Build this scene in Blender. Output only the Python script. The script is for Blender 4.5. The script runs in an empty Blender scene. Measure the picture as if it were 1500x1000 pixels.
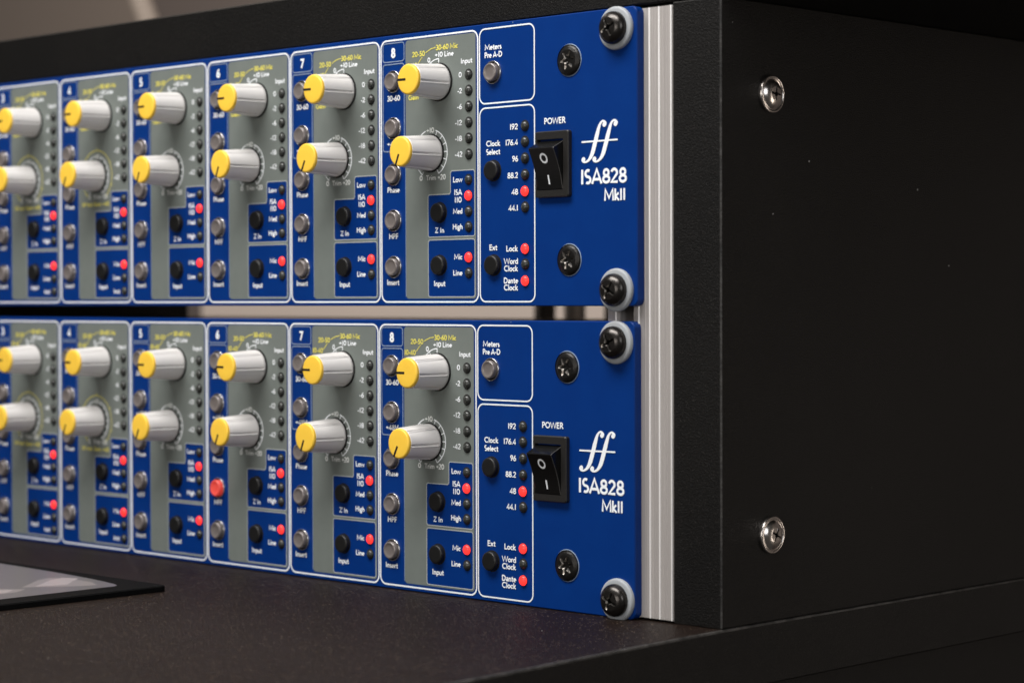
import bpy, math, random
from mathutils import Matrix, Vector
random.seed(7)
scene = bpy.context.scene
COL = scene.collection
MM = 0.001
PI = math.pi
R = math.radians

# ------------------------------------------------------------------ camera
CAMP = (432.995, -495.744, 95.519)
yaw, pitch, roll = R(44.351), R(-1.138), R(-0.181)
f = Vector((-math.sin(yaw)*math.cos(pitch), math.cos(yaw)*math.cos(pitch), math.sin(pitch)))
r0 = Vector((math.cos(yaw), math.sin(yaw), 0))
u0 = r0.cross(f)
rr = math.cos(roll)*r0 + math.sin(roll)*u0
uu = -math.sin(roll)*r0 + math.cos(roll)*u0
cam = bpy.data.cameras.new('camera'); cam_o = bpy.data.objects.new('camera', cam); COL.objects.link(cam_o)
M = Matrix((( rr.x, uu.x, -f.x, CAMP[0]*MM), (rr.y, uu.y, -f.y, CAMP[1]*MM), (rr.z, uu.z, -f.z, CAMP[2]*MM), (0, 0, 0, 1)))
cam_o.matrix_world = M
cam.sensor_width = 36; cam.lens = 3274.7/1500*36
cam.clip_start = 0.01; cam.clip_end = 50
cam.dof.use_dof = True; cam.dof.focus_distance = 0.690; cam.dof.aperture_fstop = 13
cam.dof.aperture_blades = 7
scene.camera = cam_o

# ------------------------------------------------------------------ world, lamps, exposure
w = bpy.data.worlds.new('World'); scene.world = w; w.use_nodes = True
bg = w.node_tree.nodes['Background']
bg.inputs['Color'].default_value = (1.0, 0.93, 0.86, 1); bg.inputs['Strength'].default_value = 0.06

def area(name, loc, target, sx, sy, power, color=(1, 1, 1)):
    l = bpy.data.lights.new(name, 'AREA'); l.shape = 'RECTANGLE'; l.size = sx; l.size_y = sy
    l.energy = power; l.color = color
    o = bpy.data.objects.new(name, l); COL.objects.link(o)
    o.location = Vector(loc)*MM
    o.rotation_euler = (Vector(target) - Vector(loc)).to_track_quat('-Z', 'Y').to_euler()
    return o
area('key_softbox', (-120, -430, 860), (-120, 0, 90), 0.8, 0.3, 14.0, (1.0, 0.975, 0.95))
area('side_softbox', (1050, -420, 420), (-20, 0, 90), 0.25, 0.5, 2.2, (0.95, 0.97, 1.0))
area('front_fill', (260, -1500, 260), (-100, 0, 90), 0.7, 0.5, 5.6, (1.0, 0.95, 0.90))
area('side_board_fill', (1250, 1250, -150), (29, 120, 60), 1.1, 0.9, 25.0, (1.0, 0.88, 0.77))  # added lamp with no visible source, gives the side board a warm sheen
area('wall_lamp', (-900, 250, 900), (-1000, 900, 100), 0.5, 0.5, 5.5, (1.0, 0.86, 0.74))
scene.cycles.pixel_filter_type = 'BLACKMAN_HARRIS'; scene.cycles.filter_width = 1.55
vs = scene.view_settings
vs.view_transform = 'Standard'; vs.look = 'None'; vs.exposure = 0; vs.gamma = 1

# ------------------------------------------------------------------ materials
def mat(name, col, rough=0.5, metal=0.0, spec=0.5, coat=0, emit=None, es=0, bump=None, specks=None, specks2=None, mottle=None, sss=0, trans=0, ior=1.45):
    m = bpy.data.materials.new(name); m.use_nodes = True
    nt = m.node_tree; b = nt.nodes['Principled BSDF']
    b.inputs['Base Color'].default_value = (*col, 1); b.inputs['Roughness'].default_value = rough
    b.inputs['Metallic'].default_value = metal; b.inputs['Specular IOR Level'].default_value = spec
    b.inputs['Coat Weight'].default_value = coat; b.inputs['IOR'].default_value = ior
    b.inputs['Transmission Weight'].default_value = trans
    if sss:
        b.inputs['Subsurface Weight'].default_value = sss; b.inputs['Subsurface Radius'].default_value = (.001, .0008, .0006)
    if emit:
        b.inputs['Emission Color'].default_value = (*emit, 1); b.inputs['Emission Strength'].default_value = es
    tc = nt.nodes.new('ShaderNodeTexCoord')
    colsock = None
    def noise(scale, detail=2, rough_=.5):
        n = nt.nodes.new('ShaderNodeTexNoise'); n.inputs['Scale'].default_value = scale
        n.inputs['Detail'].default_value = detail; n.inputs['Roughness'].default_value = rough_
        nt.links.new(tc.outputs['Object'], n.inputs['Vector']); return n
    if mottle:                                   # (scale, other colour, low, high)
        n = noise(mottle[0], 4, .6)
        mr = nt.nodes.new('ShaderNodeMapRange'); mr.inputs['From Min'].default_value = mottle[2]; mr.inputs['From Max'].default_value = mottle[3]
        nt.links.new(n.outputs['Fac'], mr.inputs['Value'])
        mx = nt.nodes.new('ShaderNodeMix'); mx.data_type = 'RGBA'
        mx.inputs['A'].default_value = (*col, 1); mx.inputs['B'].default_value = (*mottle[1], 1)
        nt.links.new(mr.outputs['Result'], mx.inputs['Factor']); colsock = mx.outputs['Result']
    for specks in [q_ for q_ in (specks, specks2) if q_]:                                   # (scale, radius, colour, share): dust, laminate grain and painted-in sparkle
        v = nt.nodes.new('ShaderNodeTexVoronoi'); v.inputs['Scale'].default_value = specks[0]
        nt.links.new(tc.outputs['Object'], v.inputs['Vector'])
        lt = nt.nodes.new('ShaderNodeMath'); lt.operation = 'LESS_THAN'; lt.inputs[1].default_value = specks[1]
        nt.links.new(v.outputs['Distance'], lt.inputs[0])
        sp = nt.nodes.new('ShaderNodeSeparateColor'); nt.links.new(v.outputs['Color'], sp.inputs['Color'])
        l2 = nt.nodes.new('ShaderNodeMath'); l2.operation = 'LESS_THAN'; l2.inputs[1].default_value = specks[3]
        nt.links.new(sp.outputs['Red'], l2.inputs[0])
        mu = nt.nodes.new('ShaderNodeMath'); mu.operation = 'MULTIPLY'
        nt.links.new(lt.outputs[0], mu.inputs[0]); nt.links.new(l2.outputs[0], mu.inputs[1])
        mx = nt.nodes.new('ShaderNodeMix'); mx.data_type = 'RGBA'
        if colsock: nt.links.new(colsock, mx.inputs['A'])
        else: mx.inputs['A'].default_value = (*col, 1)
        mx.inputs['B'].default_value = (*specks[2], 1)
        nt.links.new(mu.outputs[0], mx.inputs['Factor']); colsock = mx.outputs['Result']
    if colsock: nt.links.new(colsock, b.inputs['Base Color'])
    if bump:                                     # (scale, strength, distance)
        n = noise(bump[0], 3, .6)
        bp = nt.nodes.new('ShaderNodeBump'); bp.inputs['Strength'].default_value = bump[1]; bp.inputs['Distance'].default_value = bump[2]
        nt.links.new(n.outputs['Fac'], bp.inputs['Height']); nt.links.new(bp.outputs['Normal'], b.inputs['Normal'])
    return m

BLUE = mat('blue powder coat', (.0004, .0265, .165), .42, spec=.2, bump=(1800, .25, .0001), specks=(260, .04, (.3, .38, .55), .035), mottle=(90, (.0006, .030, .178), .35, .7))
GREY = mat('grey screen print', (.160, .181, .168), .5, bump=(1800, .25, .0001), mottle=(120, (.145, .165, .153), .35, .7), specks=(300, .03, (.5, .5, .5), .015))
WHITE = mat('white ink', (.86, .89, .92), .5)
PALE = mat('pale blue ink', (.27, .34, .45), .5)
PALEG = mat('pale grey ink', (.42, .45, .44), .5)
FADED = mat('soft grey ink', (.74, .76, .74), .5)
YELLOW = mat('yellow ink', (.78, .70, .13), .5)
CAPY = mat('yellow plastic', (.95, .60, .065), .38, bump=(500, .12, .0002), sss=.15)
KNOB = mat('light grey knob plastic', (.68, .66, .645), .30, spec=.6, bump=(900, .08, .0001))
BLACKP = mat('black plastic', (.006, .006, .006), .38, bump=(1500, .2, .0001))
SWF = mat('black switch frame', (.016, .015, .014), .42, bump=(1100, .35, .0002), specks=(420, .06, (.12, .12, .12), .06))
GLINT = mat('rocker edge glint', (.05, .048, .045), .35)  # glint painted in as a lighter strip on the rocker's right chamfer
ROCK = mat('black rocker plastic', (.006, .006, .006), .22)
BTN = mat('smoked clear button', (.20, .175, .165), .30, metal=.25, spec=.7, coat=.3)
BTNR = mat('lit red button', (.5, .07, .055), .30, spec=.7, emit=(1, .05, .035), es=.32)
BEZ = mat('polished button sleeve', (.55, .55, .56), .16, metal=.9)
BTNB = mat('black rubber button', (.008, .008, .008), .42)
HOLE = mat('dark hole', (.003, .003, .003), .8)
LEDO = mat('unlit indicator', (.035, .037, .034), .25, spec=.6)
LEDR = mat('lit red indicator', (.5, .02, .02), .3, emit=(1, .035, .028), es=1.4)
SCREW = mat('black oxide steel', (.05, .046, .043), .27, metal=.85, bump=(700, .25, .0002))
SCREWD = mat('blackened countersunk steel', (.02, .019, .018), .32, metal=.6, bump=(1500, .4, .0003))
SCREWG = mat('bright screw glint steel', (.42, .39, .36), .3, metal=.9, bump=(1500, .9, .0003))  # glints on the screw recess rims, put into a brighter steel
WASH = mat('milky nylon washer', (.36, .38, .40), .4, spec=.4, sss=.3)
ALU = mat('anodised aluminium', (.50, .475, .455), .5, metal=.35)
ALUL = mat('ridge highlight aluminium', (.93, .91, .89), .35, metal=.35)  # light caught by the ridges is put into this paler colour
BOARD = mat('black laminate board', (.0046, .0043, .0040), .5, spec=.22, bump=(2100, .9, .00028), specks=(70, .022, (.4, .4, .4), .05), specks2=(1300, .3, (.018, .0165, .015), .2), mottle=(14, (.0062, .0057, .0052), .4, .62))
BASE = mat('dark brown black laminate', (.0115, .0068, .0050), .46, spec=.11, bump=(1700, 1.0, .0003), specks=(1150, .30, (.115, .085, .062), .16), specks2=(260, .05, (.45, .42, .38), .06), mottle=(30, (.013, .0080, .0062), .4, .65))  # fine specks are sparkle painted into the laminate, sparse ones dust
EDGE = mat('board edge highlight', (.055, .052, .049), .5, bump=(300, .8, .0006), mottle=(160, (.02, .019, .018), .4, .6))  # edge highlight put into the colour of the board chamfers
CASE = mat('black steel case', (.01, .01, .01), .5)
CHROME = mat('nickel plated steel', (.58, .54, .51), .24, metal=1, bump=(300, .1, .0002))
TABB = mat('black tablet glass', (.003, .003, .003), .7, spec=.08, specks=(160, .05, (.6, .6, .6), .06))

# brushed grain for the aluminium
def brush(m):
    nt = m.node_tree; b = nt.nodes['Principled BSDF']
    tc = nt.nodes.new('ShaderNodeTexCoord'); mp = nt.nodes.new('ShaderNodeMapping'); mp.inputs['Scale'].default_value = (2600, 2600, 14)
    n = nt.nodes.new('ShaderNodeTexNoise'); n.inputs['Scale'].default_value = 1; n.inputs['Detail'].default_value = 4
    nt.links.new(tc.outputs['Object'], mp.inputs['Vector']); nt.links.new(mp.outputs['Vector'], n.inputs['Vector'])
    cr = nt.nodes.new('ShaderNodeValToRGB'); cr.color_ramp.elements[0].position = .3; cr.color_ramp.elements[1].position = .72
    cr.color_ramp.elements[0].color = (.38, .355, .34, 1); cr.color_ramp.elements[1].color = (.48, .45, .43, 1)
    nt.links.new(n.outputs['Fac'], cr.inputs['Fac']); nt.links.new(cr.outputs['Color'], b.inputs['Base Color'])
brush(ALU)

# ------------------------------------------------------------------ mesh helper
class MB:
    def __init__(s): s.v = []; s.f = []; s.m = []; s.sm = []
    def add(s, v, f, mi=0, smooth=False):
        o = len(s.v); s.v += [tuple(c*MM for c in p) for p in v]
        for q in f: s.f.append(tuple(i+o for i in q)); s.m.append(mi); s.sm.append(smooth)
    def mesh(s, name, mats):
        me = bpy.data.meshes.new(name); me.from_pydata(s.v, [], s.f)
        for m in mats: me.materials.append(m)
        me.polygons.foreach_set('material_index', s.m); me.polygons.foreach_set('use_smooth', s.sm)
        me.update(); return me
def obj(name, me, parent=None, loc=(0, 0, 0), rot=None, label=None):
    o = bpy.data.objects.new(name, me); COL.objects.link(o); o.location = Vector(loc)*MM
    if rot: o.rotation_euler = rot
    if parent: o.parent = parent
    if label: o['label'] = label
    return o
def thing(name, loc, label, cat, group=None):
    o = obj(name, None, None, loc, None, label); o['category'] = cat
    if group: o['group'] = group
    return o
def lathe(mb, prof, n=32, mi=0, smooth=True, rfun=None, cx=0, cz=0):
    """profile of (radius, y) from base to front, around -Y"""
    vs_ = []; fs = []
    for (r_, y) in prof:
        for k in range(n):
            a = 2*PI*k/n; q = r_*(rfun(a, y) if rfun else 1)
            vs_.append((cx+q*math.cos(a), y, cz+q*math.sin(a)))
    for i in range(len(prof)-1):
        for k in range(n):
            k2 = (k+1) % n
            fs.append((i*n+k, i*n+k2, (i+1)*n+k2, (i+1)*n+k))
    if prof[-1][0] > 1e-6 : fs.append(tuple((len(prof)-1)*n+k for k in range(n)))
    mb.add(vs_, fs, mi, smooth)
def rrect(x0, x1, z0, z1, r_, n=6):
    pts = []
    for cx, cz, a0 in ((x1-r_, z1-r_, 0), (x0+r_, z1-r_, 90), (x0+r_, z0+r_, 180), (x1-r_, z0+r_, 270)):
        for k in range(n+1):
            a = R(a0+90*k/n); pts.append((cx+r_*math.cos(a), cz+r_*math.sin(a)))
    return pts
def prism(mb, pts, y0, y1, mi=0, cham=0, mc=None):
    """outline in x,z (counter-clockwise seen from the front) from y0 (back) to y1 (front, smaller y) with a small chamfer"""
    n = len(pts)
    cx = sum(p[0] for p in pts)/n; cz = sum(p[1] for p in pts)/n
    rings = [(pts, y0)]
    if cham:
        rings.append((pts, y1+cham))
        ins = []
        for i in range(n):
            a = Vector(pts[i-1]); b = Vector(pts[i]); c = Vector(pts[(i+1) % n])
            d = ((c-a).normalized() if (c-a).length else Vector((1, 0)))
            ins.append((b.x-d.y*cham, b.y+d.x*cham))
        rings.append((ins, y1))
    else: rings.append((pts, y1))
    v = []; fc = []
    for ring, y in rings:
        v += [(p[0], y, p[1]) for p in ring]
    for i in range(len(rings)-1):
        for k in range(n):
            k2 = (k+1) % n; fc.append((i*n+k, i*n+k2, (i+1)*n+k2, (i+1)*n+k))
    fc.append(tuple((len(rings)-1)*n+k for k in range(n))); fc.append(tuple(reversed(range(n))))
    o = len(mb.m); mb.add(v, fc, mi)
    if mc is not None:
        for k in range(n, 2*n): mb.m[o+k] = mc
def sheet(mb, pts, y, mi=0): mb.add([(p[0], y, p[1]) for p in pts], [tuple(range(len(pts)))], mi)
def stroke(mb, pts, width, y, mi=0, closed=False, h=.012, cap=True):
    """flat ribbon of ink with a very low crown; width is a number or a list"""
    P = [Vector(p) for p in pts]; n = len(P)
    W = width if isinstance(width, (list, tuple)) else [width]*n
    L = []; Rr = []
    for i in range(n):
        a = P[i-1] if (i > 0 or closed) else None
        c = P[(i+1) % n] if (i < n-1 or closed) else None
        d1 = (P[i]-a).normalized() if a is not None else None
        d2 = (c-P[i]).normalized() if c is not None else None
        if d1 is None: d1 = d2
        if d2 is None: d2 = d1
        n1 = Vector((-d1.y, d1.x)); n2 = Vector((-d2.y, d2.x)); m = n1+n2
        if m.length < 1e-3: m = n1
        m.normalize(); k = min(1.6, 1/max(.35, m.dot(n1)))
        L.append(P[i]+m*W[i]/2*k); Rr.append(P[i]-m*W[i]/2*k)
    v = []; fs = []
    for i in range(n): v += [(L[i].x, y, L[i].y), (P[i].x, y-h, P[i].y), (Rr[i].x, y, Rr[i].y)]
    for i in range(n if closed else n-1):
        j = (i+1) % n
        fs += [(3*i, 3*i+1, 3*j+1, 3*j), (3*i+1, 3*i+2, 3*j+2, 3*j+1)]
    mb.add(v, fs, mi)
def arc(cx, cy, rx, ry, a0, a1, n=10): return [(cx+rx*math.cos(R(a0+(a1-a0)*k/n)), cy+ry*math.sin(R(a0+(a1-a0)*k/n))) for k in range(n+1)]

# ------------------------------------------------------------------ humanist lettering, drawn as pen strokes (cap height 1)
l, c_ = .07, .93      # pen centre at base line and at cap height
X = .58               # pen centre at x-height
def E(cx, cy, rx, ry): return arc(cx, cy, rx, ry, 0, 360, 20)
G = {
'0': (.60, [E(.30, .5, .22, .43)]), '1': (.32, [[(.17, 0), (.17, 1)]]),
'2': (.56, [arc(.26, .69, .19, .24, 165, -25)+[(.07, l), (.50, l)]]),
'3': (.54, [arc(.23, .71, .18, .22, 140, -85)+arc(.23, .28, .22, .21, 85, -145)]),
'4': (.58, [[(.40, 0), (.40, .93), (.06, .27), (.54, .27)]]),
'5': (.54, [[(.46, c_), (.19, c_), (.15, .56)]+arc(.22, .31, .24, .24, 105, -130)]),
'6': (.58, [E(.30, .29, .21, .22), [(.44, .97), (.26, .74), (.13, .50), (.09, .32)]]),
'7': (.52, [[(.04, c_), (.47, c_), (.17, 0)]]),
'8': (.58, [E(.29, .72, .165, .205), E(.29, .275, .21, .21)]),
'9': (.58, [E(.28, .71, .21, .22), [(.14, .03), (.32, .26), (.45, .50), (.49, .68)]]),
'-': (.34, [[(.05, .36), (.29, .36)]]), '+': (.58, [[(.05, .45), (.53, .45)], [(.29, .21), (.29, .69)]]),
'.': (.24, [[(.12, 0), (.12, .16)]]), ' ': (.26, []),
'I': (.30, [[(.15, 0), (.15, 1)]]),
'A': (.74, [[(.04, 0), (.37, .98), (.70, 0)], [(.16, .30), (.58, .30)]]),
'C': (.72, [arc(.42, .5, .34, .43, 50, 310, 16)]),
'D': (.76, [[(.12, l), (.12, c_), (.30, c_)]+arc(.30, .5, .36, .43, 90, -90, 12)+[(.12, l)]]),
'E': (.54, [[(.48, c_), (.12, c_), (.12, l), (.49, l)], [(.12, .52), (.44, .52)]]),
'F': (.50, [[(.47, c_), (.12, c_), (.12, 0)], [(.12, .50), (.43, .50)]]),
'G': (.80, [arc(.43, .5, .35, .43, 50, 335, 16)+[(.74, .45), (.50, .45)]]),
'H': (.74, [[(.12, 0), (.12, 1)], [(.62, 0), (.62, 1)], [(.12, .52), (.62, .52)]]),
'L': (.50, [[(.12, 1), (.12, l), (.47, l)]]),
'M': (.98, [[(.10, 0), (.14, .97), (.49, .22), (.84, .97), (.88, 0)]]),
'O': (.84, [E(.42, .5, .34, .43)]),
'P': (.56, [[(.12, 0), (.12, c_), (.26, c_)]+arc(.26, .70, .22, .23, 90, -90)+[(.12, .47)]]),
'R': (.62, [[(.12, 0), (.12, c_), (.26, c_)]+arc(.26, .71, .20, .22, 90, -90)+[(.12, .49)], [(.27, .49), (.58, 0)]]),
'S': (.50, [arc(.25, .71, .17, .22, 50, 245)+arc(.25, .28, .18, .21, 65, -130)]),
'T': (.62, [[(.03, c_), (.59, c_)], [(.31, 0), (.31, c_)]]),
'W': (1.06, [[(.04, 1), (.28, .05), (.53, .93), (.78, .05), (1.02, 1)]]),
'V': (.72, [[(.04, 1), (.36, .04), (.68, 1)]]),
'Z': (.62, [[(.06, c_), (.54, c_), (.07, l), (.57, l)]]),
'a': (.48, [arc(.23, .44, .15, .15, 150, 0, 6)+[(.38, 0)], arc(.22, .19, .14, .12, 60, 330, 10)]),
'c': (.46, [arc(.27, .32, .20, .25, 50, 310)]),
'd': (.54, [E(.26, .32, .19, .25), [(.44, 0), (.44, 1)]]),
'e': (.52, [[(.07, .34), (.45, .34)]+arc(.26, .32, .19, .25, 5, 310, 14)]),
'g': (.50, [E(.23, .38, .15, .19), arc(.24, -.12, .17, .14, 0, 360, 12), [(.22, .19), (.14, .08), (.28, .02)], [(.34, .56), (.46, .60)]]),
'h': (.52, [[(.10, 0), (.10, 1)], arc(.26, .38, .15, .20, 160, 0, 6)+[(.41, 0)]]),
'i': (.24, [[(.12, 0), (.12, .64)], [(.12, .80), (.12, .95)]]),
'k': (.50, [[(.10, 0), (.10, 1)], [(.42, .64), (.14, .34), (.46, 0)]]),
'l': (.22, [[(.11, 0), (.11, 1)]]),
'm': (.80, [[(.10, 0), (.10, .64)], arc(.24, .40, .14, .18, 160, 0, 6)+[(.38, 0)], arc(.54, .40, .15, .18, 160, 0, 6)+[(.69, 0)]]),
'n': (.52, [[(.10, 0), (.10, .64)], arc(.26, .38, .15, .20, 160, 0, 6)+[(.41, 0)]]),
'o': (.54, [E(.27, .32, .20, .25)]),
'p': (.54, [[(.10, -.30), (.10, .64)], E(.29, .32, .19, .25)]),
'r': (.36, [[(.10, 0), (.10, .64)], [(.11, .42), (.20, .56), (.34, .57)]]),
's': (.38, [arc(.20, .45, .12, .13, 50, 250, 6)+arc(.18, .19, .13, .13, 70, -130, 6)]),
't': (.36, [[(.16, .86), (.16, .20), (.21, .07), (.33, .08)], [(.03, .58), (.33, .58)]]),
'u': (.52, [[(.09, .64), (.09, .25)]+arc(.25, .24, .16, .18, 180, 350, 6), [(.42, .64), (.42, 0)]]),
'w': (.72, [[(.03, .64), (.18, .04), (.36, .58), (.54, .04), (.69, .64)]]),
'x': (.50, [[(.04, .64), (.45, 0)], [(.44, .64), (.04, 0)]]),
}
def text(mb, s, x0, x1, z, cap, y, wt=.205, mi=0, slope=0):
    tot = sum(G[ch][0] for ch in s); sc = (x1-x0)/tot; x = x0
    for i, ch in enumerate(s):
        adv, sts = G[ch]
        for st in sts: stroke(mb, [(x+p[0]*sc, z+p[1]*cap+slope*(x+p[0]*sc-x0)) for p in st], wt*cap*(.86 if ch in 'MWw+' and cap < 3 else 1), y - .004*(i % 2), mi)
        x += adv*sc

# ------------------------------------------------------------------ shared part meshes
def knob_mesh():
    mb = MB()
    def rf(a, y):
        if y > -1.4 or y < -12.3: return 1
        # narrow pull grooves every 60 degrees
        d = (math.degrees(a)+6.0) % 60; d = min(d, 60-d)
        g_ = 1-.12*max(0, 1-(d/3.6)**2)
        e = (math.degrees(a)+6.0+6.2) % 60; e = min(e, 60-e)
        return g_+.045*max(0, 1-(e/3.4)**2)
    prof = [(4.3, -.25), (5.55, -.3), (5.75, -.6), (5.75, -1.3), (5.72, -1.5), (4.92, -12.2), (4.86, -12.5), (4.7, -12.7)]
    lathe(mb, prof, 240, 0, True, rf)
    return mb.mesh('knob', [KNOB])
def cap_mesh():
    mb = MB(); lathe(mb, [(4.72, -12.55), (4.82, -12.8), (4.82, -13.35), (4.72, -13.6), (4.45, -13.78), (4.15, -13.82), (2, -13.82)], 64)
    return mb.mesh('cap', [CAPY])
def pointer_mesh():
    mb = MB(); prism(mb, [(.9, -.38), (4.4, -.38), (4.78, -.34), (4.78, .34), (4.4, .38), (.9, .38)], -13.2, -13.87)
    return mb.mesh('pointer_line', [HOLE])
def dark_ring_mesh():
    mb = MB(); lathe(mb, [(6.15, -.02), (6.15, -.16), (5.9, -.22), (3, -.22)], 64, 0, False)  # flat black ring around the knob foot
    return mb.mesh('dark_ring', [HOLE])
KN, KC, KP, KR = knob_mesh(), cap_mesh(), pointer_mesh(), dark_ring_mesh()
def button_meshes():
    a = MB(); prof = [(2.85, 0), (2.85, -1.45), (2.75, -1.75), (2.5, -1.9), (2.3, -1.88), (2.05, -1.7), (1.2, -1.58), (.4, -1.55)]
    lathe(a, prof, 36)
    cap = a.mesh('button', [BTN])
    a2 = MB(); lathe(a2, prof, 36); capr = a2.mesh('button', [BTNR])
    b = MB(); lathe(b, [(3.62, -.02), (3.62, -.5), (3.52, -.6), (3.36, -.6), (3.3, -.5), (3.3, -.05)], 36); b.f.pop(); b.m.pop(); b.sm.pop()
    lathe(b, [(3.3, -.04), (2.8, -.05)], 36, 1, False)
    bez = b.mesh('sleeve', [BEZ, HOLE])
    d = MB(); lathe(d, [(3.05, 0), (3.05, -1.25), (2.95, -1.55), (2.7, -1.72), (2.3, -1.76), (1, -1.70)], 36); blk = d.mesh('button', [BTNB])
    e = MB(); lathe(e, [(3.4, -.02), (3.4, -.12), (3.0, -.12)], 36, 0, False); rim = e.mesh('sleeve', [HOLE])
    return cap, capr, bez, blk, rim
BC, BR_, BZ, BB, BM = button_meshes()
def led_mesh(m, r_=1.42):
    mb = MB(); lathe(mb, [(1.78, -.14), (1.7, -.2), (r_, -.2)], 24, 1, False)
    lathe(mb, [(r_, -.21), (r_*.93, -.55), (r_*.72, -.88), (r_*.4, -1.08), (r_*.1, -1.14)], 24, 0, True)
    return mb.mesh('indicator', [m, HOLE])
LO, LR = led_mesh(LEDO), led_mesh(LEDR, 1.6)

def washer_screw():
    w_ = MB(); lathe(w_, [(6.4, 0), (6.45, -.3), (6.35, -1.0), (6.1, -1.25), (5.6, -1.35), (4.0, -1.35)], 56)
    # raised outer lip with three moulding nicks
    wm = w_.mesh('washer', [WASH])
    s = MB()
    def cross(a, y):
        return 1
    n = 64; rings = [(4.85, -1.36), (4.9, -1.8), (4.78, -2.6), (4.4, -3.3), (3.9, -3.8), (3.3, -4.2), (2.9, -4.38)]
    lathe(s, rings, n)
    s.f.pop(); s.m.pop(); s.sm.pop()
    # phillips recess: star-shaped ring falling to the bottom
    st = [(2.3, -4.65, 0)]
    v = []; fs = []
    def star(a, rmax, rmin):
        q = abs(math.cos(2*a)); return rmin+(rmax-rmin)*max(0, (q-.80)/.20)**.6
    for lev, (rx, rn, y) in enumerate(((2.9, 2.9, -4.38), (2.85, 1.05, -4.6), (2.6, .8, -4.0), (1.3, .5, -2.4))):
        for k in range(n):
            a = 2*PI*k/n; q = star(a, rx, rn) if lev else 2.9
            yy = y if lev != 1 else -4.38-.42*(1-q/2.9)
            v.append((q*math.cos(a), yy, q*math.sin(a)))
    for i in range(3):
        for k in range(n): fs.append((i*n+k, i*n+(k+1) % n, (i+1)*n+(k+1) % n, (i+1)*n+k))
    fs.append(tuple(3*n+k for k in range(n)))
    o_ = len(s.m); s.add(v, fs, 0, False)
    for k in range(n, 2*n): s.m[o_+k] = 1
    for k in range(2*n, 3*n+1): s.m[o_+k] = 2
    return wm, s.mesh('rack_screw', [SCREW, SCREWG, SCREWD])
WM, SM = washer_screw()
def panel_screw():
    s = MB()
    lathe(s, [(4.95, -.02), (4.9, -.10), (4.72, -.12)], 56, 1, False); s.f.pop(); s.m.pop(); s.sm.pop()
    n = 72
    def star(a, rmax, rmin):
        q = .5+.5*math.cos(6*a); return rmin+(rmax-rmin)*q**2
    v = []; fs = []
    levels = [(4.72, 4.72, -.12), (4.6, 4.6, .18), (4.4, 4.4, -.1), (3.9, 3.9, -.42), (3.3, 3.3, -.66), (3.0, 3.0, -.72), (2.95, 1.6, -.70), (2.5, 1.2, -.1), (1.6, .8, .22)]
    for (rx, rn, y) in levels:
        for k in range(n):
            a = 2*PI*k/n+.2; q = star(a, rx, rn); v.append((q*math.cos(a), y-.3, q*math.sin(a)))
    for i in range(len(levels)-1):
        for k in range(n): fs.append((i*n+k, i*n+(k+1) % n, (i+1)*n+(k+1) % n, (i+1)*n+k))
    fs.append(tuple((len(levels)-1)*n+k for k in range(n)))
    o_ = len(s.m); s.add(v, fs, 0, False)
    for k in range(6*n, 7*n): s.m[o_+k] = 2
    return s.mesh('panel_screw', [SCREWD, PALE, SCREWG])
PS = panel_screw()

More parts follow.
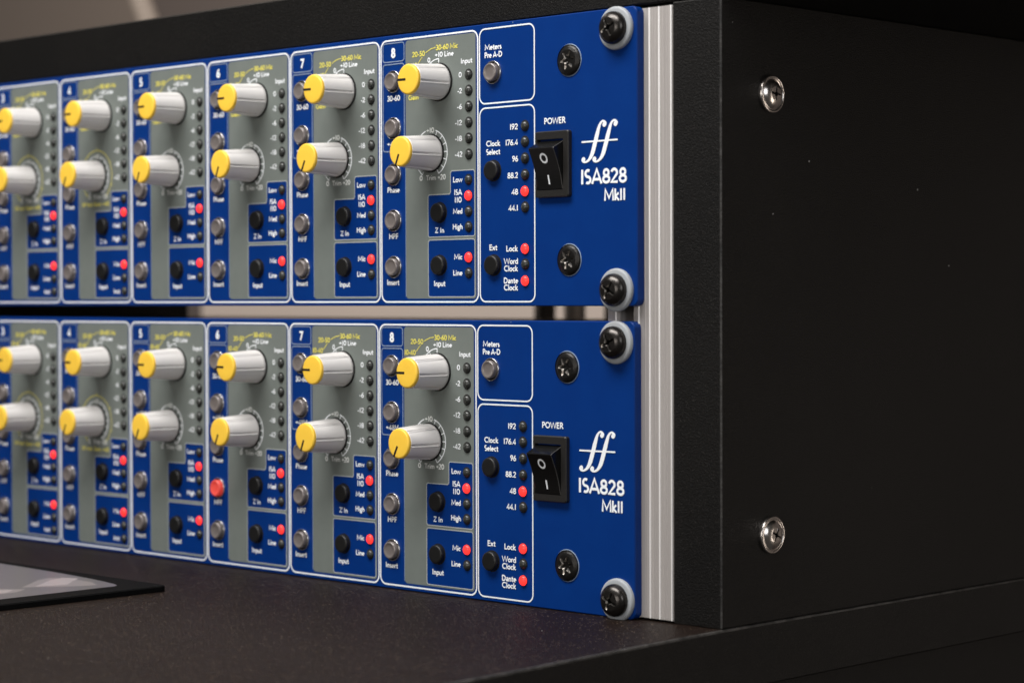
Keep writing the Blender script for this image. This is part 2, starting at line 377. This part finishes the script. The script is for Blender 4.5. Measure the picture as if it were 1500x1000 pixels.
# channel print, built once per kind of channel (x measured from the channel's right border line)
Y_GREY, Y_BOX, Y_LINE, Y_TXT = -.04, -.08, -.11, -.14
def channel_meshes(inst):
    g = MB(); sheet(g, rrect(-33.25, -.95, 2.35, 85.85, 1.2), Y_GREY); grey = g.mesh('grey_field', [GREY])
    b1 = MB()
    Lb = [(-22.8, 22.6), (-22.3, 22.05), (-2.0, 22.05), (-1.5, 22.6), (-1.5, 42.3), (-2.0, 42.9), (-11.9, 42.9), (-12.45, 42.4), (-12.45, 36.2), (-12.9, 35.6), (-22.3, 35.6), (-22.8, 35.1)]
    sheet(b1, Lb, Y_BOX); stroke(b1, Lb, .28, Y_LINE, 1, True)
    box1 = b1.mesh('impedance_box', [BLUE, PALEG])
    b2 = MB(); q = rrect(-22.8, -1.5, 2.9, 21.15, .9); sheet(b2, q, Y_BOX); stroke(b2, q, .28, Y_LINE, 1, True)
    box2 = b2.mesh('input_box', [BLUE, PALEG])
    o = MB(); stroke(o, rrect(-44.93, .03, 1.3, 86.45, 2.6, 8), .52, Y_LINE, 0, True)
    stroke(o, rrect(-44.0, -33.85, 79.5, 85.55, 1.0), .26, Y_LINE, 1, True)
    stroke(o, rrect(-44.0, -33.85, 50.35, 78.7, 1.0), .26, Y_LINE, 1, True)
    stroke(o, [(-33.3, 49.0), (-33.3, 3.0)], .2, Y_LINE, 1)
    out = o.mesh('outline', [WHITE, PALE])
    t = MB(); y = Y_TXT
    for s, a, b, z, cp in (('30-60', -42.0, -35.8, 66.75, 1.75), ('+48V', -42.1, -36.0, 52.0, 1.7), ('Phase', -42.1, -36.2, 36.95, 1.75), ('HPF', -41.4, -36.9, 21.85, 1.75), ('Insert', -42.5, -36.5, 6.8, 1.8),
                           ('Input', -7.6, -2.3, 76.5, 1.65),
                           ('0', -8.55, -7.1, 72.25, 1.65), ('-2', -9.1, -7.0, 67.2, 1.65), ('-6', -9.3, -7.0, 62.2, 1.65), ('-12', -10.3, -7.0, 57.15, 1.65), ('-18', -10.3, -7.0, 52.15, 1.65), ('-42', -10.45, -6.9, 47.15, 1.7),
                           ('Z In', -19.6, -15.3, 23.35, 1.7), ('Input', -20.3, -14.9, 6.35, 1.75), ('Low', -11.3, -7.0, 39.2, 1.7), ('ISA', -10.8, -7.2, 35.15, 1.75), ('110', -10.7, -7.3, 32.75, 1.75),
                           ('Med', -11.3, -7.0, 29.2, 1.7), ('High', -11.5, -6.9, 24.3, 1.7), ('Mic', -10.9, -7.1, 14.75, 1.7), ('Line', -11.4, -7.1, 9.7, 1.7),
                           ('+10 Line', -19.4, -10.7, 79.4, 1.6), ('0', -22.8, -21.5, 77.95, 1.6)):
        text(t, s, a, b, z, cp, y)
    if inst: text(t, 'Inst', -11.0, -7.1, 4.6, 1.7, y)
    # gain arc of the line scale
    stroke(t, arc(-17.5, 71.5, 7.4, 7.4, 91, 142, 12), .3, y); 
    stroke(t, [(-17.62, 79.0), (-17.62, 77.2)], .3, y); stroke(t, [(-21.3, 78.1), (-20.6, 76.9)], .22, y)
    # trim scale
    c = (-21.35, 48.95)
    stroke(t, arc(*c, 7.5, 7.5, -62, 73, 26), .34, y); stroke(t, arc(*c, 7.5, 7.5, 109, 140, 8), .34, y)
    for a in (-62, -40, -18, 2, 24, 46, 68, 128):
        stroke(t, [(c[0]+q*math.cos(R(a)), c[1]+q*math.sin(R(a))) for q in (5.9, 7.5)], .3, y)
    stroke(t, [(-27.2, 43.9), (-25.5, 42.1), (-24.7, 43.2)], .22, y)
    stroke(t, [(-18.6, 43.6), (-17.8, 42.3)], .22, y)
    white = t.mesh('white_lettering', [WHITE])
    t = MB()
    text(t, '+10', -23.5, -19.8, 55.5, 1.6, y); text(t, '0', -26.7, -25.3, 40.3, 1.6, y); text(t, 'Trim', -23.7, -19.0, 40.3, 1.6, y, .2); text(t, '+20', -18.3, -14.6, 40.3, 1.7, y)
    faded = t.mesh('trim_lettering', [FADED])
    t = MB()
    text(t, '20-50', -30.0, -24.0, 80.25, 1.65, y, .2); text(t, '30-60 Mic', -18.9, -8.8, 81.65, 1.65, y, .2); text(t, '10-40', -33.0, -27.6, 76.7, 1.65, y, .2); text(t, 'Gain', -31.9, -26.9, 66.5, 1.6, y, .2)
    stroke(t, [(-23.6, 81.25), (-22.4, 81.8), (-21.0, 82.3), (-19.0, 82.6)], .24, y); stroke(t, [(-27.3, 77.9), (-26.3, 79.0), (-25.3, 80.0)], .24, y)
    if inst:
        stroke(t, arc(*c, 9.6, 9.6, -55, 235, 40), .26, y)
        for a in (90, 30, -20, 150): stroke(t, [(c[0]+q*math.cos(R(a)), c[1]+q*math.sin(R(a))) for q in (9.6, 10.6)], .24, y)
        text(t, '10 Inst Gain +40', -31.0, -13.6, 37.6, 1.5, y)
    yel = t.mesh('yellow_lettering', [YELLOW])
    return grey, box1, box2, out, white, faded, yel
CH_I, CH_N = channel_meshes(True), channel_meshes(False)
NUM = {}
for i in range(1, 9):
    t = MB(); text(t, str(i), -39.0-(.95 if i > 1 else .5), -39.0+(.95 if i > 1 else .5), 80.85, 3.0, Y_TXT, .24); NUM[i] = t.mesh('channel_number', [WHITE])

PITCH = 45.788
def front_panel_mesh():
    mb = MB(); prism(mb, rrect(-415.2, 66.26, 0, 88.1, 2.2, 8), 3.0, 0, 0, .28); return mb.mesh('front_panel', [BLUE])
FP = front_panel_mesh()
def clock_print():
    o = MB(); stroke(o, rrect(.85, 24.65, 63.2, 86.5, 2.4, 8), .45, Y_LINE, 0, True); stroke(o, rrect(.85, 24.65, 1.35, 61.8, 2.4, 8), .45, Y_LINE, 0, True)
    out = o.mesh('outline', [WHITE])
    y = Y_TXT
    t = MB(); text(t, 'Meters', 3.2, 10.6, 79.85, 1.75, y); text(t, 'Pre A-D', 3.1, 10.9, 77.4, 1.75, y); meters = t.mesh('meters_lettering', [WHITE])
    t = MB(); text(t, 'POWER', 28.7, 37.7, 55.35, 1.85, y); power = t.mesh('power_lettering', [WHITE])
    t = MB()
    for s, a, b, z, cp in (('192', 14.0, 17.6, 54.5, 1.75), ('176.4', 12.1, 17.6, 49.7, 1.75), ('96', 15.1, 17.6, 44.6, 1.75), ('88.2', 13.0, 17.6, 39.5, 1.75), ('48', 14.8, 17.6, 34.4, 1.75), ('44.1', 13.4, 17.6, 29.45, 1.75),
                           ('Clock', 3.7, 9.9, 49.8, 1.75), ('Select', 3.7, 9.9, 47.2, 1.75), ('Ext', 4.9, 8.5, 17.4, 1.75), ('Lock', 12.3, 17.4, 16.9, 1.8), ('Word', 11.3, 17.5, 13.0, 1.8), ('Clock', 11.4, 17.4, 10.75, 1.8), ('Dante', 11.2, 17.5, 7.0, 1.8), ('Clock', 11.3, 17.4, 4.85, 1.8)):
        text(t, s, a, b, z, cp, y)
    small = t.mesh('clock_lettering', [WHITE])
    t = MB(); text(t, 'ISA828', 43.6, 62.4, 36.5, 4.4, y, .19)
    text(t, 'MkII', 53.2, 61.9, 31.3, 3.5, y, .19)
    name = t.mesh('model_lettering', [WHITE])
    t = MB()
    f1 = [(53.55, 53.75), (53.75, 54.35), (53.2, 54.95), (52.55, 54.95), (51.8, 54.3), (51.2, 53.1), (50.4, 50.8), (49.6, 48.4), (48.7, 45.9), (47.9, 44.5), (46.9, 43.55), (45.9, 43.15), (45.1, 43.25), (44.75, 43.75), (45.1, 44.2)]
    wd = [1.1, 1.15, .75, .6, .8, 1.15, 1.5, 1.55, 1.5, 1.2, .8, .6, .75, 1.15, 1.1]
    def smooth(pts, vals, k=5):
        P = [Vector(p) for p in pts]; out_ = []; ov = []
        for i in range(len(P)-1):
            p0, p1, p2, p3 = P[max(i-1, 0)], P[i], P[i+1], P[min(i+2, len(P)-1)]
            for j in range(k):
                u = j/k; out_.append(.5*((2*p1)+(p2-p0)*u+(2*p0-5*p1+4*p2-p3)*u*u+(3*p1-p0-3*p2+p3)*u**3)); ov.append(vals[i]*(1-u)+vals[i+1]*u)
        out_.append(P[-1]); ov.append(vals[-1]); return out_, ov
    p, v = smooth(f1, wd)
    stroke(t, p, v, y, 0, False, .012); stroke(t, [(q.x+4.45, q.y) for q in p], v, y-.005, 0, False, .012)
    for dx_ in (0, 4.45):
        sheet(t, arc(53.4+dx_, 53.95, .72, .72, 0, 345, 16), y-.016-dx_*.001); sheet(t, arc(45.05+dx_, 43.95, .72, .72, 0, 345, 16), y-.016-dx_*.001)
    stroke(t, [(44.3, 49.15), (58.75, 49.25)], .5, y-.01)
    logo = t.mesh('double_f_logo', [WHITE])
    return out, small, name, logo, meters, power
CP = clock_print()

def switch_meshes():
    fr = MB()
    outer = rrect(26.0, 40.1, 33.0, 53.1, .7, 4); inner = rrect(27.1, 37.95, 35.2, 50.65, .25, 4)
    n = len(outer); d = .3
    oin = rrect(26.0+d, 40.1-d, 33.0+d, 53.1-d, .5, 4)
    rings = [(outer, -.02), (outer, -1.3), (oin, -1.62), (inner, -1.62), (inner, 3)]
    v = []; fs = []
    for rg, y in rings: v += [(p[0], y, p[1]) for p in rg]
    for i in range(len(rings)-1):
        for k in range(n): fs.append((i*n+k, i*n+(k+1) % n, (i+1)*n+(k+1) % n, (i+1)*n+k))
    fr.add(v, fs); 
    frame = fr.mesh('switch_frame', [SWF])
    ro = MB()
    # side outline in (z, y): concave face from the raised O end to the flush I end
    prof = [(50.2, 1.5), (50.2, -.6), (47.9, -5.45), (47.6, -5.6)]
    for k in range(1, 12):
        u = k/12; z = 47.6+(35.5-47.6)*u; prof.append((z, -5.6+4.2*u+.55*math.sin(PI*u)))
    prof += [(35.4, -1.35), (35.3, -1.0), (35.3, 1.5)]
    m = len(prof); v = []; fs = []
    xs = [(27.3, .0), (27.5, 1), (37.55, 1), (37.75, .0)]
    for x, e in xs:
        for (z, y) in prof: v.append((x, y-(.12*e if y < 0 else 0), z))
    for i in range(3):
        for k in range(m-1): fs.append((i*m+k, (i+1)*m+k, (i+1)*m+k+1, i*m+k+1))
    fs.append(tuple(range(m))); fs.append(tuple(reversed(range(3*m, 4*m))))
    ro.add(v, fs)
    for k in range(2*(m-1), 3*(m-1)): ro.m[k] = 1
    rock = ro.mesh('rocker', [ROCK, GLINT])
    mk = MB()
    def yface(z):
        u = (47.6-z)/(47.6-35.5); return -5.6+4.2*u+.55*math.sin(PI*u)-.12-.05
    def onface(pts, w_, closed):
        t = MB(); stroke(t, pts, w_, 0, 0, closed, .01)
        return t
    for pts, closed in ((arc(32.55, 44.7, 1.25, 1.25, 0, 345, 23), True), ([(32.6, 36.9), (32.6, 38.3), (32.6, 39.7)], False)):
        t = onface(pts, .58, closed)
        vv = [(p[0]/MM, yface(p[2]/MM)+p[1]/MM, p[2]/MM) for p in t.v]
        mk.add(vv, t.f)
    return frame, rock, mk.mesh('rocker_marks', [WHITE])
SWM = switch_meshes()
def case_mesh():
    mb = MB(); prism(mb, [(-396, 2), (44, 2), (44, 86), (-396, 86)], 205, 3.05); return mb.mesh('case', [CASE])
CS = case_mesh()

def preamp(x, z, label, lit_ch, w_pos):
    t = thing('rack_preamp', (x, 0, z), label, 'preamp', 'rack preamps in the cabinet')
    obj('front_panel', FP, t); obj('case', CS, t)
    for i in range(8, 0, -1):
        ox = -PITCH*(8-i); inst = i <= 4; ms = CH_I if inst else CH_N
        for nme, me in zip(('grey_field', 'impedance_box', 'input_box', 'outline', 'white_lettering', 'trim_lettering', 'yellow_lettering'), ms): obj(nme, me, t, (ox, 0, 0))
        obj('channel_number', NUM[i], t, (ox, 0, 0))
        for kx, kz, ang in ((-17.5, 71.45, 180), (-21.35, 48.95, 246)):
            k = obj('knob', KN, t, (ox+kx, 0, kz)); obj('cap', KC, k); obj('pointer_line', KP, k, (0, 0, 0), (0, -R(ang + random.uniform(-2, 2)), 0)); obj('dark_ring', KR, k)
            k.location.x += random.uniform(-.1, .1)*MM
        for j, bz in enumerate((73.0, 57.85, 42.75, 27.8, 12.7)):
            lit = (i == lit_ch and j == 3)
            b = obj('button', BR_ if lit else BC, t, (ox-38.95, 0, bz), (0, random.uniform(0, 6), 0), 'button glowing red' if lit else None); obj('sleeve', BZ, b)
        for bz in (29.85, 13.0):
            b = obj('button', BB, t, (ox-17.45, 0, bz)); b['label'] = 'black button'; obj('sleeve', BM, b)
        for lz, on in [(72.95, 0), (67.95, 0), (62.9, 0), (57.9, 0), (52.9, 0), (47.85, 0), (39.9, 0), (34.85, 1), (29.9, 0), (25.05, 0), (15.4, 1), (10.45, 0)]+([(5.5, 0)] if inst else []):
            o = obj('indicator', LR if on else LO, t, (ox-4.05-(.2 if lz < 45 else 0), 0, lz))
            if on: o['label'] = 'indicator lit red'
    for nme, me in zip(('outline', 'clock_lettering', 'model_lettering', 'double_f_logo', 'meters_lettering', 'power_lettering'), CP): obj(nme, me, t)
    b = obj('button', BC, t, (6.85, 0, 72.75)); obj('sleeve', BZ, b)
    for bz in (42.2, 12.75):
        b = obj('button', BB, t, (6.85, 0, bz)); b['label'] = 'black button'; obj('sleeve', BM, b)
    for lz, on in ((55.45, 0), (50.6, 0), (45.5, 0), (40.4, 0), (35.35, 1), (30.45, 0), (17.65, 1), (12.9, 0), (7.8, 1)):
        o = obj('indicator', LR if on else LO, t, (20.55, 0, lz))
        if on: o['label'] = 'indicator lit red'
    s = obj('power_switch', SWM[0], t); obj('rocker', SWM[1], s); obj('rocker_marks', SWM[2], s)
    for px, pz in ((39.25, 74.1), (39.05, 13.95)): obj('panel_screw', PS, t, (px, 0, pz), (0, random.uniform(0, 3), 0))
    for (px, pz) in w_pos:
        s = obj('rack_screw', SM, t, (px-x, 0, pz-z), (0, random.uniform(.2, 1.3), 0)); obj('washer', WM, s)
    return t
ZU = 92.72
preamp(-66.26, ZU, 'upper blue rack preamp, its top edge under the black top board, no HPF button lit', 0, [(-7.75, 174.75), (-7.85, 97.5)])
preamp(-67.5, 0.15, 'lower blue rack preamp standing on the brown-black base board, one HPF button glowing red', 6, [(-8.05, 81.95), (-7.7, 5.6)])

# ------------------------------------------------------------------ cabinet
cab = thing('rack_cabinet', (29, 3, 0), 'black laminate cabinet holding both blue preamps, with aluminium rail and nickel screws', 'cabinet')
def boxm(name, x0, x1, y0, y1, z0, z1, m, bev=.6, edge=None):
    mb = MB(); pts = rrect(x0, x1, z0, z1, bev, 2); prism(mb, pts, y1, y0, 0, bev, 1)
    return mb.mesh(name, [m, edge or m])
def cobj(name, me, **k):
    o = obj(name, me, cab, (-29, -3, 0), **k); return o
sb = cobj('side_board', boxm('side_board', 11.0, 29.06, 3.0, 213, .1, 181.1, BOARD, .4, EDGE))
cobj('side_board', boxm('side_board', -512, -494, 3, 213, .1, 181.1, BOARD, .45))
cobj('top_board', boxm('top_board', -600, 190, 2.6, 290, 181.2, 198.6, BOARD, .5))
# base board: long table-like board whose right edge runs forward past the rack
mb = MB()
edge = [(29.0, 420), (29.1, 200), (29.2, 60), (29.6, 2), (30.8, -25), (32.6, -56), (34.6, -85), (36.2, -115), (38.5, -170), (40, -260)]
outl = [(p[0], p[1]) for p in edge]+[(-800, -260), (-800, 420)]
nn = len(outl)
def ring(z, ins): 
    return [(p[0]-(ins if p[0] > 0 else 0), p[1], z) for p in outl]
v = ring(-18.2, .5)+ring(-17.7, 0)+ring(-.7, 0)+ring(-.2, .2)+ring(0, .8)
fs = []
for i in range(4):
    for k in range(nn): fs.append((i*nn+k, (i+1)*nn+k, (i+1)*nn+(k+1) % nn, i*nn+(k+1) % nn))
ne = 4*nn; fs.append(tuple(reversed([4*nn+k for k in range(nn)]))); fs.append(tuple(range(nn)))
mb.add(v, fs)
for k in range(2*nn, 4*nn): mb.m[k] = 1
for k in range(0, 2*nn): mb.m[k] = 2
cobj('base_board', mb.mesh('base_board', [BASE, EDGE, BOARD]))
cobj('plinth', boxm('plinth', -780, 19, -180, 400, -400, -18.3, BOARD, .5))
# rails
def rail_mesh():
    mb = MB()
    prof = [(-14.6, 3.3), (-14.3, 3.05), (-9.35, 3.05), (-9.35, 11), (-4.1, 11), (-4.1, 3.05), (10.6, 3.05), (10.95, 3.3), (10.95, 20), (-14.6, 20)]
    n = len(prof); v = [(x, y, .8) for x, y in prof]+[(x, y, 180.2) for x, y in prof]
    mb.add(v, [(k, (k+1) % n, n+(k+1) % n, n+k) for k in range(n)]+[tuple(range(n)), tuple(range(n, 2*n))])
    for cx in (.6, 3.2, 4.0, 7.2, 8.4, -6+14):                     # shallow drawn grooves
        pass
    return mb.mesh('rack_rail', [ALU])
rail = cobj('rack_rail', rail_mesh())
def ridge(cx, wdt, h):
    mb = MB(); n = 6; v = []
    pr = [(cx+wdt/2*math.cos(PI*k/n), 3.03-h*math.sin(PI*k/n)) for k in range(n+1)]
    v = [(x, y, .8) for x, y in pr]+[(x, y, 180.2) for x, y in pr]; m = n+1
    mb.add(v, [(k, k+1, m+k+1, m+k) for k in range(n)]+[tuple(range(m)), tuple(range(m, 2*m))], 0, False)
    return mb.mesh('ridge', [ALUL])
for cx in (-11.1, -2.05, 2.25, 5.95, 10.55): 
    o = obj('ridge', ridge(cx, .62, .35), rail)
for cx in (.3, 3.3, 4.3, 7.4, 8.6): obj('ridge', ridge(cx, .5, .10), rail).data.materials[0] = ALU
# nickel cam screws in the outer face of the side board
def cam_screw():
    mb = MB()
    lathe(mb, [(5.5, 0), (5.55, -.9), (5.4, -1.3), (5.1, -1.42), (4.75, -1.3), (4.6, -1.0), (4.3, -1.25), (3.8, -1.75), (3.0, -2.2), (2.2, -2.4)], 56)
    mb.f.pop(); mb.m.pop(); mb.sm.pop()
    n = 56
    def star(a, rmax, rmin):
        q = abs(math.cos(2*a)); return rmin+(rmax-rmin)*max(0, (q-.80)/.20)**.6
    v = []; fs = []
    for lev, (rx, rn, y) in enumerate(((2.2, 2.2, -2.4), (2.2, .75, -2.44), (2.0, .6, -1.2), (.8, .4, -.3))):
        for k in range(n):
            a = 2*PI*k/n; q = star(a, rx, rn) if lev else 2.2; v.append((q*math.cos(a), y, q*math.sin(a)))
    for i in range(3):
        for k in range(n): fs.append((i*n+k, i*n+(k+1) % n, (i+1)*n+(k+1) % n, (i+1)*n+k))
    fs.append(tuple(3*n+k for k in range(n)))
    o_ = len(mb.m); mb.add(v, fs, 0, False)
    for k in range(n, 3*n+1): mb.m[o_+k] = 1
    return mb.mesh('cam_screw', [CHROME, SCREWD])
CSM = cam_screw()
for zz, tw in ((154.5, .1), (25.6, .5)):
    o = obj('cam_screw', CSM, sb, (29.07, 25.6, zz)); o.rotation_euler = Matrix.Rotation(PI/2, 3, 'Z').to_euler()
    o.matrix_local = Matrix.Translation(Vector((29.07, 25.6, zz))*MM) @ Matrix.Rotation(PI/2, 4, 'Z') @ Matrix.Rotation(tw, 4, 'Y')

# ------------------------------------------------------------------ tablet on the base board
tab = thing('tablet', (-250, -120, 0), 'black tablet with a greyish lit screen lying flat in front of the lower preamp', 'tablet')
mb = MB()
def slab(mb, pts, z0, z1, mi=0, b=.5):
    n = len(pts); cx = sum(p[0] for p in pts)/n; cy = sum(p[1] for p in pts)/n
    def ins(d): 
        out = []
        for i in range(n):
            a = Vector(pts[i-1]); c = Vector(pts[(i+1) % n]); t_ = (c-a).normalized(); out.append((pts[i][0]-t_.y*d, pts[i][1]+t_.x*d))
        return out
    rings = [(pts, z0), (pts, z1-b), (ins(b), z1)]
    v = []
    for rg, z in rings: v += [(p[0], p[1], z) for p in rg]
    fs = [(i*n+k, i*n+(k+1) % n, (i+1)*n+(k+1) % n, (i+1)*n+k) for i in range(2) for k in range(n)]+[tuple(2*n+k for k in range(n)), tuple(reversed(range(n)))]
    mb.add(v, fs, mi)
slab(mb, [(p[0]+250, p[1]+120) for p in rrect(-330, -156.2, -300, -54, 2.5, 4)], .05, 2.0, b=.4)
obj('body', mb.mesh('body', [TABB]), tab)
scr = bpy.data.materials.new('blurred picture on screen'); scr.use_nodes = True
nt = scr.node_tree; b = nt.nodes['Principled BSDF']; b.inputs['Roughness'].default_value = .3
b.inputs['Emission Color'].default_value = (.115, .097, .098, 1); b.inputs['Emission Strength'].default_value = 1
b.inputs['Base Color'].default_value = (.03, .03, .03, 1)
mb = MB(); q = [(-322, -292), (-166.5, -292), (-166.5, -68), (-167.5, -66), (-171, -64.6), (-178, -63.2), (-188, -61.8), (-200, -60.6), (-215, -59.6), (-240, -58.6), (-322, -57.5)]; mb.add([(p[0]+250, p[1]+120, 2.05) for p in q], [tuple(range(len(q)))])
sc_o = obj('screen', mb.mesh('screen', [scr]), tab)
LITP = mat('bright patch of the picture', (.03, .03, .03), .3, emit=(.62, .52, .50), es=.55)
LITQ = mat('pale patch of the picture', (.03, .03, .03), .3, emit=(.62, .52, .50), es=.36)
for lev, m_, pl in ((2.09, LITQ, [(-186, -90), (-198, -76), (-200, -70), (-192, -66.5), (-180, -67), (-173, -70), (-176, -77)]), (2.13, LITP, [(-184.5, -86), (-195, -73), (-197, -67), (-192, -64), (-187, -70), (-181, -76)]),
                    (2.09, LITQ, [(-176, -118), (-177, -98), (-181, -92), (-194, -103), (-207, -128)]), (2.13, LITP, [(-178, -114), (-179, -100), (-182, -96), (-190, -105), (-199, -122)])):
    mb = MB(); mb.add([(p[0]+250, p[1]+120, lev) for p in pl], [tuple(range(len(pl)))]); obj('bright_patch', mb.mesh('bright_patch', [m_]), sc_o)

# ------------------------------------------------------------------ room behind, far out of focus
WALL = mat('warm grey painted wall', (.30, .255, .225), .8, bump=(40, .1, .002))
POLE = mat('pale enamelled tube', (.21, .185, .165), .5)
CABK = mat('black cable rubber', (.035, .026, .021), .6)
mb = MB(); mb.add([(-3600, 1000, -1200), (1500, 1000, -1200), (1500, 1000, 1800), (-3600, 1000, 1800), (-3600, 1060, -1200), (1500, 1060, -1200), (1500, 1060, 1800), (-3600, 1060, 1800)],
                  [(0, 1, 2, 3), (7, 6, 5, 4), (0, 4, 5, 1), (1, 5, 6, 2), (2, 6, 7, 3), (3, 7, 4, 0)])
wl = obj('wall', mb.mesh('wall', [WALL])); wl['kind'] = 'structure'; wl['label'] = 'warm grey wall far behind the cabinet'
def tube(mb, a, b_, r_, n=16):
    a = Vector(a); b_ = Vector(b_); d = (b_-a).normalized(); s = d.orthogonal().normalized(); t_ = d.cross(s)
    v = []
    for p in (a, b_):
        for k in range(n): v.append(tuple(p+(s*math.cos(2*PI*k/n)+t_*math.sin(2*PI*k/n))*r_))
    mb.add(v, [(k, (k+1) % n, n+(k+1) % n, n+k) for k in range(n)]+[tuple(range(n)), tuple(range(n, 2*n))], 0, True)
def tubething(name, a, b_, r_, m, label, cat, group=None):
    a = Vector(a); mb = MB(); tube(mb, (0, 0, 0), Vector(b_)-a, r_); o = obj(name, mb.mesh(name, [m]), None, a); o['label'] = label; o['category'] = cat
    if group: o['group'] = group
    return o
tubething('leaning_pole', (-894, 500, 262), (-1010, 500, 470), 8, POLE, 'pale out-of-focus pole leaning in front of the wall, above the top board', 'pole')
DARKW = mat('dull mauve grey panel', (.17, .145, .135), .8)
BEIGE = mat('added backdrop beige', (.60, .52, .465), .6)
def solid(name, x0, x1, y0, y1, z0, z1, m, label, cat):
    mb = MB(); prism(mb, rrect(0, x1-x0, 0, z1-z0, 3, 2), y1-y0, 0, 0, 2)
    o = obj(name, mb.mesh(name, [m]), None, (x0, y0, z0)); o['label'] = label; o['category'] = cat; return o
solid('wall_panel', -1545, 900, 960, 999, -1200, 1700, DARKW, 'darker flat panel on the wall right of the leaning pole', 'panel')
solid('backdrop', -1010, -420, 620, 900, -600, 205, BEIGE, 'beige cupboard added to brighten the slot between the preamps', 'backdrop')  # added pale block, makes the view through the slot brighter
tubething('hanging_cable', (-354, 330, 20), (-346, 330, 190), 5.5, CABK, 'leftmost black cable in the slot between the preamps', 'cable', 'cables behind the cabinet')
tubething('hanging_cable', (-340, 345, 20), (-343, 345, 190), 3.5, CABK, 'black cable just left of the pale cable, seen through the slot', 'cable', 'cables behind the cabinet')
tubething('hanging_cable', (-331, 330, 20), (-333, 330, 190), 4.2, POLE, 'pale cable between black cables, seen through the slot', 'cable', 'cables behind the cabinet')
tubething('hanging_cable', (-325, 350, 20), (-316, 350, 190), 5, CABK, 'rightmost black cable in the slot, nearest the rack screws', 'cable', 'cables behind the cabinet')

print('objects', len(bpy.data.objects))
